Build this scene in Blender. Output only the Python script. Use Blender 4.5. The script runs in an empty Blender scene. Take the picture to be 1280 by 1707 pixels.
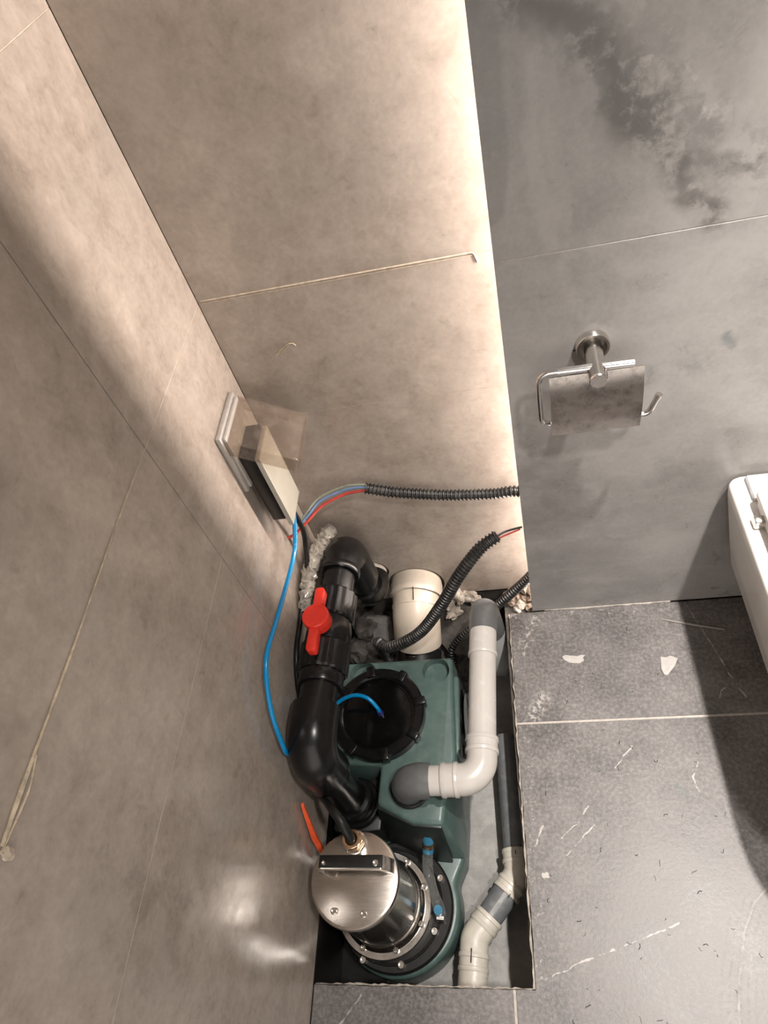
import bpy, bmesh, math, random
from mathutils import Vector, Matrix, Quaternion, noise
random.seed(7)
PI = math.pi
scene = bpy.context.scene
COL = scene.collection

# ------------------------------------------------------------------ camera, world, exposure
cam_d = bpy.data.cameras.new('camera')
cam = bpy.data.objects.new('camera', cam_d); COL.objects.link(cam)
cam_d.sensor_fit = 'VERTICAL'; cam_d.sensor_height = 36.0; cam_d.lens = 36.0*1139.6/1707.0
cam_d.clip_start = 0.02; cam_d.clip_end = 50
cam.rotation_mode = 'QUATERNION'
cam.rotation_quaternion = (0.936087923, 0.333036944, 0.112148913, -0.015761168)
cam.location = (0, 0, 1.55)
scene.camera = cam
world = bpy.data.worlds.new('world'); scene.world = world
world.use_nodes = True
world.node_tree.nodes['Background'].inputs[0].default_value = (1.0, 0.93, 0.86, 1)
world.node_tree.nodes['Background'].inputs[1].default_value = 2.0  # added soft fill, enters through the opening in the front wall
vs = scene.view_settings
vs.view_transform = 'Standard'; vs.look = 'None'; vs.gamma = 1.0; vs.use_curve_mapping = False
vs.exposure = 0.0
cy = scene.cycles
cy.max_bounces = 5; cy.diffuse_bounces = 3; cy.glossy_bounces = 3; cy.transmission_bounces = 3; cy.transparent_max_bounces = 8
cy.use_adaptive_sampling = True; cy.adaptive_threshold = 0.05
cy.denoising_prefilter = 'FAST'
DOWNLIGHT_POS = (0.60, 0.50, 2.45); DOWNLIGHT_W = 385.0; DOWNLIGHT_COL = (1.0, 0.94, 0.88)
FILL_POS = (0.62, -0.15, 2.45); FILL_W = 150.0
LED_W = 20.0; LED_COL = (1.0, 0.865, 0.775)

XL, YB, YP, XP = -0.498, 0.98, 0.91, -0.005     # left wall, recessed back wall, marble wall front, its edge
PIT = -0.22                                     # depth of the hole in the floor
XR, YF, ZC = 1.5, -1.3, 2.5

# ------------------------------------------------------------------ helpers: meshes
class MB:
    def __init__(s): s.v = []; s.f = []
    def add(s, verts, faces):
        o = len(s.v); s.v += [Vector(v) for v in verts]; s.f += [tuple(i+o for i in f) for f in faces]
        return s
    def box(s, a, b):
        x0,y0,z0 = a; x1,y1,z1 = b
        return s.add([(x0,y0,z0),(x1,y0,z0),(x1,y1,z0),(x0,y1,z0),(x0,y0,z1),(x1,y0,z1),(x1,y1,z1),(x0,y1,z1)],
              [(0,3,2,1),(4,5,6,7),(0,1,5,4),(1,2,6,5),(2,3,7,6),(3,0,4,7)])
    def loft(s, bottom, top):
        n = len(bottom)
        return s.add(list(bottom)+list(top), [tuple(range(n))[::-1], tuple(range(n, 2*n))] +
              [(i, (i+1) % n, n+(i+1) % n, n+i) for i in range(n)])
    def prism(s, poly, z0, z1):
        return s.loft([(x, y, z0) for x, y in poly], [(x, y, z1) for x, y in poly])
    def tube(s, pts, r, seg=20, caps=True, flat=None):
        pts = [Vector(p) for p in pts]; n = len(pts)
        rs = r if isinstance(r, (list, tuple)) else [r]*n
        t = []
        for i in range(n):
            d = pts[min(i+1, n-1)] - pts[max(i-1, 0)]
            t.append(d.normalized())
        up = Vector((0, 0, 1)) if abs(t[0].z) < .9 else Vector((0, 1, 0))
        u = (up - t[0]*up.dot(t[0])).normalized()
        rings = []
        for i in range(n):
            if i:
                q = t[i-1].rotation_difference(t[i]); u = q @ u
                u = (u - t[i]*u.dot(t[i])).normalized()
            w = t[i].cross(u)
            rings.append([pts[i] + (u*math.cos(a) + w*math.sin(a)*(flat or 1))*rs[i] for a in [2*PI*k/seg for k in range(seg)]])
        vv = [p for ring in rings for p in ring]; ff = []
        for i in range(n-1):
            for k in range(seg):
                k2 = (k+1) % seg
                ff.append((i*seg+k, i*seg+k2, (i+1)*seg+k2, (i+1)*seg+k))
        if caps:
            ff.append(tuple(range(seg))[::-1]); ff.append(tuple((n-1)*seg+k for k in range(seg)))
        return s.add(vv, ff)
    def lathe(s, prof, c=(0,0,0), seg=40, axis='z'):
        # prof: list of (r, h); closed ends when r == 0
        vv = []; ff = []; idx = []
        for r, h in prof:
            if r < 1e-6: idx.append([len(vv)]); vv.append((0, 0, h))
            else:
                idx.append([len(vv)+k for k in range(seg)])
                vv += [(r*math.cos(2*PI*k/seg), r*math.sin(2*PI*k/seg), h) for k in range(seg)]
        for a, b in zip(idx, idx[1:]):
            for k in range(seg):
                k2 = (k+1) % seg
                if len(a) == 1 and len(b) == 1: continue
                if len(a) == 1: ff.append((a[0], b[k2], b[k]))
                elif len(b) == 1: ff.append((a[k], a[k2], b[0]))
                else: ff.append((a[k], a[k2], b[k2], b[k]))
        m = {'z': lambda p: p, 'x': lambda p: (p[2], p[0], p[1]), 'y': lambda p: (p[1], p[2], p[0])}[axis]
        return s.add([Vector(m(p)) + Vector(c) for p in vv], ff)
    def ring(s, ri, ro, z0, z1, c=(0,0), seg=48, b=0.002):
        return s.lathe([(ri, z0), (ro-b, z0), (ro, z0+b), (ro, z1-b), (ro-b, z1), (ri+b, z1), (ri, z1-b), (ri, z0)], (c[0], c[1], 0), seg)

WLOC = {}
def obj(name, mb, mat, parent=None, bevel=0.0, bseg=2, smooth=35, fix=True, kind=None, label=None):
    bm = bmesh.new()
    if isinstance(mb, MB):
        vs_ = [bm.verts.new(v) for v in mb.v]
        for f in mb.f:
            try: bm.faces.new([vs_[i] for i in f])
            except ValueError: pass
    else:
        bm = mb
    if fix:
        bmesh.ops.recalc_face_normals(bm, faces=bm.faces[:])
    if bevel > 0:
        es = [e for e in bm.edges if len(e.link_faces) == 2 and e.calc_face_angle(0) > math.radians(28)]
        bmesh.ops.bevel(bm, geom=es, offset=bevel, segments=bseg, affect='EDGES', profile=0.5, clamp_overlap=True)
    xs = [v.co for v in bm.verts]
    lo = Vector((min(c.x for c in xs), min(c.y for c in xs), min(c.z for c in xs)))
    hi = Vector((max(c.x for c in xs), max(c.y for c in xs), max(c.z for c in xs)))
    c = Vector(((lo.x+hi.x)/2, (lo.y+hi.y)/2, lo.z))
    for v in bm.verts: v.co -= c
    me = bpy.data.meshes.new(name); bm.to_mesh(me); bm.free()
    if smooth:
        for p in me.polygons: p.use_smooth = True
        me.set_sharp_from_angle(angle=math.radians(smooth))
    me.materials.append(mat)
    o = bpy.data.objects.new(name, me); COL.objects.link(o)
    pl = WLOC[parent.name] if parent else Vector((0, 0, 0))
    o.parent = parent; o.location = c - pl; WLOC[o.name] = c
    if kind: o['kind'] = kind
    if label: o['label'] = label
    return o
def thing(name, label, cat, loc, group=None):
    o = bpy.data.objects.new(name, None); COL.objects.link(o)
    o.location = loc; o.empty_display_size = 0.03; WLOC[o.name] = Vector(loc)
    o['label'] = label; o['category'] = cat
    if group: o['group'] = group
    return o
def tag(o, label, cat, group=None):
    o['label'] = label; o['category'] = cat
    if group: o['group'] = group
    return o
def cut(o, cutter_mb):
    """subtract a shape from a mesh object for good"""
    tmp = obj('cutter', cutter_mb, o.data.materials[0])
    md = o.modifiers.new('cut', 'BOOLEAN'); md.operation = 'DIFFERENCE'; md.object = tmp; md.solver = 'EXACT'
    bpy.context.view_layer.update()
    dg = bpy.context.evaluated_depsgraph_get()
    me = bpy.data.meshes.new_from_object(o.evaluated_get(dg)); o.modifiers.clear()
    old = o.data; nm = old.name; o.data = me; bpy.data.meshes.remove(old); me.name = nm
    tm = tmp.data; bpy.data.objects.remove(tmp); bpy.data.meshes.remove(tm)
    for p in me.polygons: p.use_smooth = True
    me.set_sharp_from_angle(angle=math.radians(35))
def fillet(pts, rad, n=8):
    """polyline with rounded corners; rad scalar or a list for the inner corners"""
    P = [Vector(p) for p in pts]; out = [P[0]]
    for i in range(1, len(P)-1):
        r = rad[i-1] if isinstance(rad, (list, tuple)) else rad
        a = (P[i-1]-P[i]).normalized(); b = (P[i+1]-P[i]).normalized()
        th = a.angle(b); d = r/math.tan(th/2)
        p0 = P[i]+a*d; p1 = P[i]+b*d
        cdir = (a+b).normalized(); cen = P[i]+cdir*(r/math.sin(th/2))
        v0 = p0-cen; v1 = p1-cen
        q = v0.rotation_difference(v1)
        for k in range(n+1):
            out.append(cen + Quaternion((1,0,0,0)).slerp(q, k/n) @ v0)
    out.append(P[-1]); return out
def smoothpath(pts, n=10):
    P = [Vector(p) for p in pts]; P = [P[0]*2-P[1]] + P + [P[-1]*2-P[-2]]; out = []
    for i in range(1, len(P)-2):
        p0, p1, p2, p3 = P[i-1:i+3]
        for k in range(n):
            t = k/n
            out.append(0.5*((2*p1)+(p2-p0)*t+(2*p0-5*p1+4*p2-p3)*t*t+(3*p1-p0-3*p2+p3)*t**3))
    out.append(P[-2]); return out
def resample(pts, step):
    out = [pts[0]]; acc = 0.0
    for a, b in zip(pts, pts[1:]):
        L = (b-a).length; d = step-acc
        while d <= L:
            out.append(a+(b-a)*(d/L)); d += step
        acc = (acc+L) % step if L else acc
    return out
def straight(a, b, n=1): 
    a = Vector(a); b = Vector(b); return [a+(b-a)*(k/n) for k in range(n+1)]
def sleeve(a, b, r, lip=0.0025, wall=0.0, seg=32):
    """a pipe socket: tube with rounded rims at both ends"""
    a = Vector(a); b = Vector(b); L = (b-a).length; d = (b-a)/L
    hs = [0, .0015, .008, .0095, L-.0095, L-.008, L-.0015, L]
    rr = [r+lip-.001, r+lip, r+lip, r, r, r+lip, r+lip, r+lip-.001]
    return MB().tube([a+d*h for h in hs], rr, seg)

# ------------------------------------------------------------------ helpers: materials
def lin(r, g, b):
    f = lambda c: (c/255/12.92) if c/255 <= .04045 else ((c/255+.055)/1.055)**2.4
    return (f(r), f(g), f(b))
class N:
    def __init__(s, name):
        s.m = bpy.data.materials.new(name); s.m.use_nodes = True
        s.t = s.m.node_tree; s.b = s.t.nodes['Principled BSDF']; s.out = s.t.nodes['Material Output']
    def new(s, ty, **kw):
        n = s.t.nodes.new(ty)
        for k, v in kw.items(): setattr(n, k, v)
        return n
    def put(s, sock, v):
        if isinstance(v, bpy.types.NodeSocket): s.t.links.new(v, sock)
        elif isinstance(v, (tuple, list)):
            sock.default_value = tuple(v)+(1,) if (sock.type == 'RGBA' and len(v) == 3) else tuple(v)
        else: sock.default_value = v
    def math(s, op, a, b=0.0, c=0.0, clamp=False):
        n = s.new('ShaderNodeMath', operation=op, use_clamp=clamp)
        s.put(n.inputs[0], a); s.put(n.inputs[1], b); s.put(n.inputs[2], c); return n.outputs[0]
    def vec(s, op, a, b=(0,0,0), sc=None):
        n = s.new('ShaderNodeVectorMath', operation=op); s.put(n.inputs[0], a); s.put(n.inputs[1], b)
        if sc is not None: s.put(n.inputs['Scale'], sc)
        return n.outputs['Value'] if op in ('LENGTH', 'DOT_PRODUCT', 'DISTANCE') else n.outputs[0]
    def pos(s): return s.new('ShaderNodeNewGeometry').outputs['Position']
    def noise(s, p, scale, detail=4, rough=.55, dist=0.0, color=False, stretch=None):
        n = s.new('ShaderNodeTexNoise'); 
        if stretch: p = s.vec('MULTIPLY', p, stretch)
        s.put(n.inputs['Vector'], p)
        n.inputs['Scale'].default_value = scale; n.inputs['Detail'].default_value = detail
        n.inputs['Roughness'].default_value = rough; n.inputs['Distortion'].default_value = dist
        return n.outputs['Color'] if color else n.outputs[0]
    def ramp(s, f, a, b, lo=0.0, hi=1.0, smooth=True):
        n = s.new('ShaderNodeMapRange', interpolation_type='SMOOTHSTEP' if smooth else 'LINEAR', clamp=True)
        s.put(n.inputs[0], f); n.inputs[1].default_value = a; n.inputs[2].default_value = b
        n.inputs[3].default_value = lo; n.inputs[4].default_value = hi
        return n.outputs[0]
    def mix(s, f, a, b, blend='MIX'):
        n = s.new('ShaderNodeMix', data_type='RGBA', blend_type=blend)
        s.put(n.inputs[0], f); s.put(n.inputs[6], a if not isinstance(a, tuple) else a+(1,)); s.put(n.inputs[7], b if not isinstance(b, tuple) else b+(1,))
        return n.outputs[2]
    def bump(s, h, strength=.2, dist=.001):
        n = s.new('ShaderNodeBump'); s.put(n.inputs['Height'], h)
        n.inputs['Strength'].default_value = strength; n.inputs['Distance'].default_value = dist
        s.t.links.new(n.outputs[0], s.b.inputs['Normal'])
    def seg(s, p, a, b):
        """distance of point p to the segment a-b"""
        a = Vector(a); b = Vector(b); ba = b-a
        pa = s.vec('SUBTRACT', p, tuple(a))
        h = s.math('DIVIDE', s.vec('DOT_PRODUCT', pa, tuple(ba)), ba.dot(ba), clamp=True)
        n = s.new('ShaderNodeVectorMath', operation='SCALE'); n.inputs[0].default_value = tuple(ba); s.put(n.inputs['Scale'], h)
        return s.vec('DISTANCE', pa, n.outputs[0])
    def poly(s, p, pts):
        d = None
        for a, b in zip(pts, pts[1:]):
            e = s.seg(p, a, b); d = e if d is None else s.math('MINIMUM', d, e)
        return d
    def set(s, base=None, rough=None, metal=None, **kw):
        if base is not None: s.put(s.b.inputs['Base Color'], base if not isinstance(base, tuple) else base+(1,))
        if rough is not None: s.put(s.b.inputs['Roughness'], rough)
        if metal is not None: s.put(s.b.inputs['Metallic'], metal)
        for k, v in kw.items(): s.put(s.b.inputs[k.replace('_', ' ')], v)
        return s
def warp(n, p, scale, amt):
    w = n.vec('SUBTRACT', n.noise(p, scale, 3, color=True), (.5, .5, .5))
    return n.vec('ADD', p, n.vec('SCALE', w, sc=amt))
def plain(name, col, rough=.4, metal=0.0, var=.12, scale=60, bump=0.0, dust=0.0, dustcol=(.45, .42, .38), **kw):
    """painted, plastic or metal surface with slight mottling and dust"""
    n = N(name); p = n.pos()
    f = n.noise(p, scale, 5)
    c = n.mix(n.ramp(f, .3, .7), tuple(x*(1-var) for x in col), tuple(min(1, x*(1+var)) for x in col))
    if dust:
        d = n.math('MULTIPLY', n.ramp(n.noise(p, 45, 6, .65), .45, .75), dust)
        c = n.mix(d, c, dustcol)
        n.set(rough=n.math('ADD', n.math('MULTIPLY', d, .5), rough))
    else:
        n.set(rough=n.math('ADD', n.math('MULTIPLY', f, .12), max(rough-.06, 0.0)))
    n.set(c, metal=metal, **kw)
    if bump: n.bump(n.noise(p, scale*2.5, 4), bump, .002)
    return n.m

def mat_beige_tile():
    n = N('beige_stone_tile'); p = n.pos()
    q = warp(n, p, 14, .05)
    a = n.noise(q, 4.5, 5, .55); b = n.noise(q, 24, 8, .68); c = n.noise(p, 110, 6, .7)
    f = n.math('ADD', n.math('MULTIPLY', a, .40), n.math('ADD', n.math('MULTIPLY', b, .40), n.math('MULTIPLY', c, .20)))
    col = n.mix(n.ramp(f, .36, .64, smooth=False), (.245, .206, .174), (.440, .382, .332))
    blot = n.ramp(n.noise(q, 34, 7, .72), .56, .78)
    col = n.mix(n.math('MULTIPLY', blot, .55), col, (.185, .150, .126))
    pale = n.ramp(n.noise(warp(n, p, 30, .03), 20, 7, .72), .54, .76)
    col = n.mix(n.math('MULTIPLY', pale, .35), col, (.48, .43, .39))
    grey = n.ramp(n.noise(p, 6, 3, .5), .50, .70)
    col = n.mix(n.math('MULTIPLY', grey, .22), col, (.29, .268, .240))
    n.set(col, n.ramp(b, .3, .7, .13, .26))
    n.bump(c, .06, .001); return n.m
def mat_grey_marble():
    n = N('grey_marble_tile'); p = n.pos()
    q = warp(n, p, 6, .10); qf = warp(n, p, 18, .06); qh = warp(n, p, 45, .022)
    qf = n.vec('ADD', qf, n.vec('SUBTRACT', qh, p))
    a = n.noise(q, 2.4, 4, .45); b = n.noise(q, 9, 7, .6); c = n.noise(p, 120, 6, .7)
    f = n.math('ADD', n.math('MULTIPLY', a, .56), n.math('ADD', n.math('MULTIPLY', b, .28), n.math('MULTIPLY', c, .16)))
    col = n.mix(n.ramp(f, .36, .64), (.205, .196, .189), (.355, .339, .328))
    # smooth upright drifts in the upper slab, brushed level streaks in the lower one
    drift = n.ramp(n.noise(n.vec('MULTIPLY', q, (11, 1, 1.3)), 1.0, 3), .46, .60)
    up = n.ramp(n.vec('DOT_PRODUCT', p, (0, 0, 1)), .985, .999)
    col = n.mix(n.math('MULTIPLY', n.math('MULTIPLY', drift, up), .34), col, (.41, .39, .373))
    brush = n.ramp(n.noise(n.vec('MULTIPLY', qf, (5, 1, 26)), 1.0, 4, .6), .45, .70)
    col = n.mix(n.math('MULTIPLY', n.math('MULTIPLY', brush, n.math('SUBTRACT', 1.0, up)), .25), col, (.41, .392, .378))
    n1 = n.noise(qh, 20, 6, .68); n2 = n.noise(qh, 36, 5, .68)
    band = lambda pts, w, sc, lo, hi: n.math('MULTIPLY', n.ramp(n.poly(qf, [(x, .91, z) for x, z in pts]), w, .0), n.ramp(n1 if sc < 29 else n2, lo, hi))
    lay = lambda m, k, dark: n.mix(n.math('MULTIPLY', m, k), col, dark)
    # the dark cloudy vein that crosses the upper slab
    col = lay(band([(-.02, 1.36), (.05, 1.315), (.115, 1.262), (.16, 1.205), (.185, 1.145)], .058, 20, .34, .54), .92, (.100, .092, .087))
    col = lay(band([(.175, 1.185), (.205, 1.145), (.225, 1.10), (.26, 1.05), (.29, 1.0)], .034, 26, .40, .56), .85, (.105, .098, .094))
    col = lay(band([(.20, 1.20), (.26, 1.13), (.30, 1.09), (.335, 1.062)], .065, 24, .44, .60), .6, (.155, .152, .148))
    col = lay(band([(.275, 1.075), (.335, 1.060)], .022, 40, .40, .56), .7, (.13, .125, .12))
    col = lay(band([(.03, 1.0), (.10, .98), (.14, .93), (.12, .88), (.155, .86)], .045, 20, .44, .64), .42, (.17, .17, .168))
    strip_ = n.ramp(n.poly(n.vec('ADD', p, n.vec('SCALE', n.vec('SUBTRACT', qh, p), sc=.12)), [(.000, .91, 1.60), (.000, .91, 1.14), (-.012, .91, 1.075)]), .034, .024)
    col = lay(strip_, .35, (.13, .125, .118))  # separate darker upright strip along the left edge of the slab
    # ink-like spots and blue-grey smudges of the lower slab
    col = lay(band([(.345, .800), (.352, .775)], .018, 40, .36, .52), .7, (.125, .14, .15))
    col = lay(band([(.33, .76), (.29, .738), (.25, .742), (.22, .715)], .030, 30, .42, .62), .55, (.16, .165, .165))
    col = lay(band([(.02, .66), (.03, .52), (.055, .40), (.03, .25), (.06, .10)], .060, 18, .40, .62), .42, (.17, .16, .15))
    col = lay(band([(.12, .45), (.16, .36), (.22, .40), (.27, .52), (.31, .56)], .050, 20, .45, .66), .42, (.18, .174, .168))
    col = lay(n.ramp(n2, .68, .78), .35, (.15, .145, .14))
    # pale cloudy speckle right of the vein
    col = lay(band([(.17, 1.25), (.22, 1.19), (.28, 1.14)], .045, 45, .52, .66), .5, (.48, .455, .43))
    n.set(col, n.ramp(b, .3, .7, .26, .38)); n.bump(c, .05, .001); return n.m
def mat_floor_tile():
    n = N('dark_grey_floor_tile'); p = n.pos()
    q = warp(n, p, 40, .010); qs = warp(n, p, 5, .1)
    b = n.noise(qs, 7, 7, .62); c = n.noise(p, 130, 6, .7)
    col = n.mix(n.ramp(b, .35, .65), (.050, .045, .0435), (.078, .071, .069))
    # pale veins of the stone print
    V = [[(-.055, .132, 0), (.0, .154, 0), (.028, .166, 0), (.052, .174, 0), (.085, .186, 0)], [(.10, .19, 0), (.15, .207, 0), (.20, .228, 0)],
         [(.361, .895, 0), (.387, .803, 0), (.418, .69, 0), (.43, .66, 0)], [(.413, .69, 0), (.385, .675, 0), (.369, .648, 0)],
         [(.005, .374, 0), (.040, .405, 0), (.066, .437, 0)], [(.133, .514, 0), (.177, .560, 0)], [(.012, .342, 0), (.050, .379, 0), (.075, .40, 0)],
         [(.30, .52, 0), (.285, .49, 0), (.29, .46, 0)], [(-.05, .36, 0), (-.03, .40, 0)], [(-.44, .05, 0), (-.40, .10, 0)]]
    d = None
    for pl in V:
        e = n.poly(q, pl); d = e if d is None else n.math('MINIMUM', d, e)
    wn = n.math('MULTIPLY', n.ramp(n.noise(p, 34, 5, .65), .34, .66, .12, 1.0), .0030)
    v = n.math('SUBTRACT', 1.0, n.math('DIVIDE', d, wn), clamp=True)
    # dust film
    dust = n.math('ADD', n.math('MULTIPLY', n.ramp(n.noise(qs, 9, 6, .65), .30, .72), .34), n.math('MULTIPLY', n.ramp(c, .40, .66), .42))
    col = n.mix(dust, col, (.262, .242, .234))
    col = n.mix(n.math('MULTIPLY', n.ramp(v, .0, .8), .62), col, (.55, .51, .475))
    # plaster crumbs and smears along the hole and the wall
    near = n.math('MINIMUM', n.seg(p, (-.062, .91, 0), (-.068, .12, 0)), n.seg(p, (-.0, .91, 0), (.33, .91, 0)))
    sp = n.math('MULTIPLY', n.ramp(near, .050, .0), n.ramp(n.noise(q, 95, 6, .7), .57, .68))
    patch = n.math('MULTIPLY', n.ramp(n.seg(p, (-.03, .635, 0), (.0, .675, 0)), .03, .0), n.ramp(n.noise(q, 110, 6, .7), .47, .58))
    smear = n.math('MULTIPLY', n.ramp(n.seg(p, (-.04, .80, 0), (.0, .885, 0)), .03, .0), n.ramp(n.noise(q, 80, 6, .7), .50, .62))
    sp = n.math('MAXIMUM', sp, n.math('MAXIMUM', patch, smear))
    col = n.mix(n.math('MULTIPLY', sp, .65), col, (.52, .485, .45))
    # curved scuff left by a dragged pan edge
    sc = n.poly(warp(n, p, 14, .01), [(.262, .02, 0), (.268, .09, 0), (.285, .15, 0), (.308, .21, 0), (.336, .257, 0), (.385, .30, 0)])
    band = n.math('MULTIPLY', n.ramp(sc, .045, .0), n.ramp(n.math('SINE', n.math('MULTIPLY', sc, 520)), .0, 1.0))
    col = n.mix(n.math('MULTIPLY', band, .55), col, (.10, .09, .085))
    col = n.mix(n.math('MULTIPLY', n.ramp(sc, .0026, .0006), n.ramp(n.noise(p, 60, 4, .6), .40, .65, .05, .28)), col, (.46, .43, .41))
    g = n.math('MULTIPLY', n.ramp(n.seg(p, (.248, .472, 0), (.262, .458, 0)), .012, .002), n.ramp(n.noise(p, 190, 4, .7), .45, .6))
    col = n.mix(g, col, (.06, .085, .075))
    scr = n.ramp(n.noise(n.vec('MULTIPLY', warp(n, p, 60, .008), (60, 240, 1)), 1.0, 4, .7), .66, .74)
    col = n.mix(n.math('MULTIPLY', scr, .5), col, (.06, .055, .052))
    n.set(col, n.math('ADD', n.math('MULTIPLY', dust, .22), .36)); n.bump(c, .4, .001); return n.m
def mat_steel(name, base, rough, scale=(1, 1, 1), st=.08):
    n = N(name); p = n.pos()
    f = n.noise(n.vec('MULTIPLY', p, scale), 40, 6, .7)
    n.set(n.mix(n.ramp(f, .3, .7), tuple(x*.86 for x in base), base), n.math('ADD', n.math('MULTIPLY', f, st), rough), 1.0)
    return n.m
def mat_clear(name, tint, gloss=.2, base=(.8, .8, .8), cloud=0.0):
    n = N(name); p = n.pos()
    tr = n.new('ShaderNodeBsdfTransparent'); tr.inputs[0].default_value = tint+(1,)
    n.set(base, .08)
    fr = n.new('ShaderNodeLayerWeight'); fr.inputs[0].default_value = .5
    f = n.math('ADD', n.math('MULTIPLY', n.math('POWER', fr.outputs['Facing'], 3.0), .7), gloss, clamp=True)
    if cloud: f = n.math('ADD', f, n.math('MULTIPLY', n.ramp(n.noise(p, 40, 6, .7), .4, .7), cloud), clamp=True)
    mx = n.new('ShaderNodeMixShader'); n.put(mx.inputs[0], f)
    n.t.links.new(tr.outputs[0], mx.inputs[1]); n.t.links.new(n.b.outputs[0], mx.inputs[2])
    n.t.links.new(mx.outputs[0], n.out.inputs[0]); return n.m
def mat_emit(name, col, s):
    n = N(name); n.set((.8, .8, .8), .5); n.put(n.b.inputs['Emission Color'], col); n.b.inputs['Emission Strength'].default_value = s; return n.m
def mat_concrete(name, a, b, specks=None):
    n = N(name); p = n.pos()
    f = n.noise(p, 25, 8, .7); c = n.mix(n.ramp(f, .35, .65), a, b)
    if specks:
        c = n.mix(n.math('MULTIPLY', n.ramp(n.noise(p, 150, 4, .7), .60, .68), .6), c, specks)
    n.set(c, .85); n.bump(n.noise(p, 90, 6, .7), .5, .003); return n.m

M = {}
M['beige'] = mat_beige_tile(); M['marble'] = mat_grey_marble(); M['floor'] = mat_floor_tile()
M['backing'] = mat_concrete('mortar_backing', (.05, .043, .037), (.10, .086, .072))
M['pit'] = mat_concrete('painted_pit_floor', (.24, .235, .225), (.33, .325, .312), (.16, .15, .145))
M['pitwall'] = mat_concrete('pit_concrete', (.045, .040, .037), (.095, .086, .078), (.16, .148, .135))
M['mortar'] = mat_concrete('pale_mortar', (.24, .205, .17), (.42, .38, .33), (.2, .16, .13))
M['brick'] = mat_concrete('rubble_brick', (.16, .115, .085), (.30, .24, .19), (.14, .1, .08))
M['greyslab'] = mat_concrete('grey_broken_tile', (.13, .125, .12), (.22, .21, .20), (.32, .3, .28))
M['grout_dark'] = plain('dark_grout', (.10, .085, .07), .8)
M['grout_pale'] = plain('pale_grout', (.42, .38, .34), .8, scale=120)
M['sealant'] = plain('dried_tan_sealant', (.47, .39, .285), .6, scale=90, var=.25)
M['sealant_pale'] = plain('dried_pale_sealant', (.52, .44, .35), .6, scale=90, var=.2)
M['ceiling'] = plain('ceiling_paint', (.62, .60, .57), .8)
M['green'] = plain('teal_green_plastic', (.066, .110, .101), .34, var=.10, scale=30, dust=.22, dustcol=(.20, .23, .215))
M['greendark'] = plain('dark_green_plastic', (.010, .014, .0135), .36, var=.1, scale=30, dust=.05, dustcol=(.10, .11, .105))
M['black'] = plain('black_plastic', (.0045, .0045, .005), .24, dust=.03, dustcol=(.10, .09, .08), Specular_IOR_Level=.35)
M['blackpipe'] = plain('black_pipe_plastic', (.005, .005, .0055), .26, dust=.025, dustcol=(.10, .09, .085), Specular_IOR_Level=.38)
M['lidgloss'] = plain('glossy_black_lid', (.003, .003, .003), .10, dust=.025, dustcol=(.2, .19, .17), Specular_IOR_Level=.35)
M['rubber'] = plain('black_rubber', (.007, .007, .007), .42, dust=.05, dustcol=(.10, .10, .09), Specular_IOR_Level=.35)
M['corr'] = plain('corrugated_black_plastic', (.012, .012, .012), .36, dust=.30, dustcol=(.16, .15, .135))
M['red'] = plain('red_valve_plastic', (.72, .035, .020), .33, var=.06)
M['orange'] = plain('orange_red_sheath', (.75, .10, .03), .4)
M['pvc'] = plain('white_pvc', (.47, .445, .415), .26, var=.03, scale=20)
M['pvcdusty'] = plain('dusty_white_pvc', (.52, .485, .42), .38, var=.06, scale=40, dust=.45, dustcol=(.46, .43, .39))
M['pvccream'] = plain('cream_pvc', (.50, .44, .365), .30, var=.04, scale=25, dust=.12)
M['greyrubber'] = plain('grey_rubber_elbow', (.105, .107, .108), .35, var=.05)
M['greypipe'] = plain('grey_pvc_pipe', (.125, .13, .135), .40, var=.10, dust=.35, dustcol=(.28, .28, .28))
M['palegrey'] = plain('pale_grey_pvc', (.44, .44, .43), .35, var=.04)
M['mark'] = plain('black_marker', (.02, .02, .02), .6)
M['cap'] = mat_steel('brushed_steel_cap', (.66, .61, .56), .19, (1, 8, 1))
M['steel'] = mat_steel('polished_steel', (.62, .58, .54), .13, (6, 6, .6))
M['bright'] = mat_steel('bright_steel', (.78, .75, .71), .18)
M['galv'] = mat_steel('galvanised_band', (.78, .74, .69), .36)
M['darksteel'] = mat_steel('dark_steel', (.10, .095, .09), .25)
M['brass'] = mat_steel('brass', (.72, .50, .31), .20)
M['chrome'] = mat_steel('chrome', (.80, .79, .78), .08, st=.05)
_n = N('stained_steel_sheet'); _p = _n.pos(); _w = warp(_n, _p, 30, .03)
_st = _n.ramp(_n.noise(_w, 34, 7, .72), .44, .70); _ha = _n.noise(_n.vec('MULTIPLY', _p, (30, 1, 90)), 1.0, 4)
_n.set(_n.mix(_n.math('MULTIPLY', _st, .7), (.44, .40, .37), (.15, .137, .127)), _n.math('ADD', _n.math('MULTIPLY', _ha, .12), .08), 1.0); M['plate'] = _n.m
M['blue'] = plain('blue_air_tube', (.0, .22, .50), .22, var=.05)
M['bluefit'] = plain('blue_hose_fitting', (.03, .15, .25), .3, var=.1)
M['bluenub'] = plain('deep_blue_fitting', (.015, .02, .14), .3)
M['clear'] = mat_clear('clear_cover_plastic', (.90, .86, .82), .10, (.34, .295, .26), .14)
M['hose'] = mat_clear('clear_hose', (.93, .94, .94), .10, (.42, .42, .40))
M['film'] = mat_clear('crinkled_clear_film', (.70, .68, .63), .45, (.46, .43, .38), .25)
M['whitebox'] = plain('off_white_plastic', (.36, .345, .29), .35, var=.03)
M['greyplate'] = plain('grey_beige_plastic', (.36, .335, .31), .4, var=.05)
M['ceramic'] = plain('white_ceramic', (.86, .83, .79), .16, var=.02, scale=8)
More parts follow.
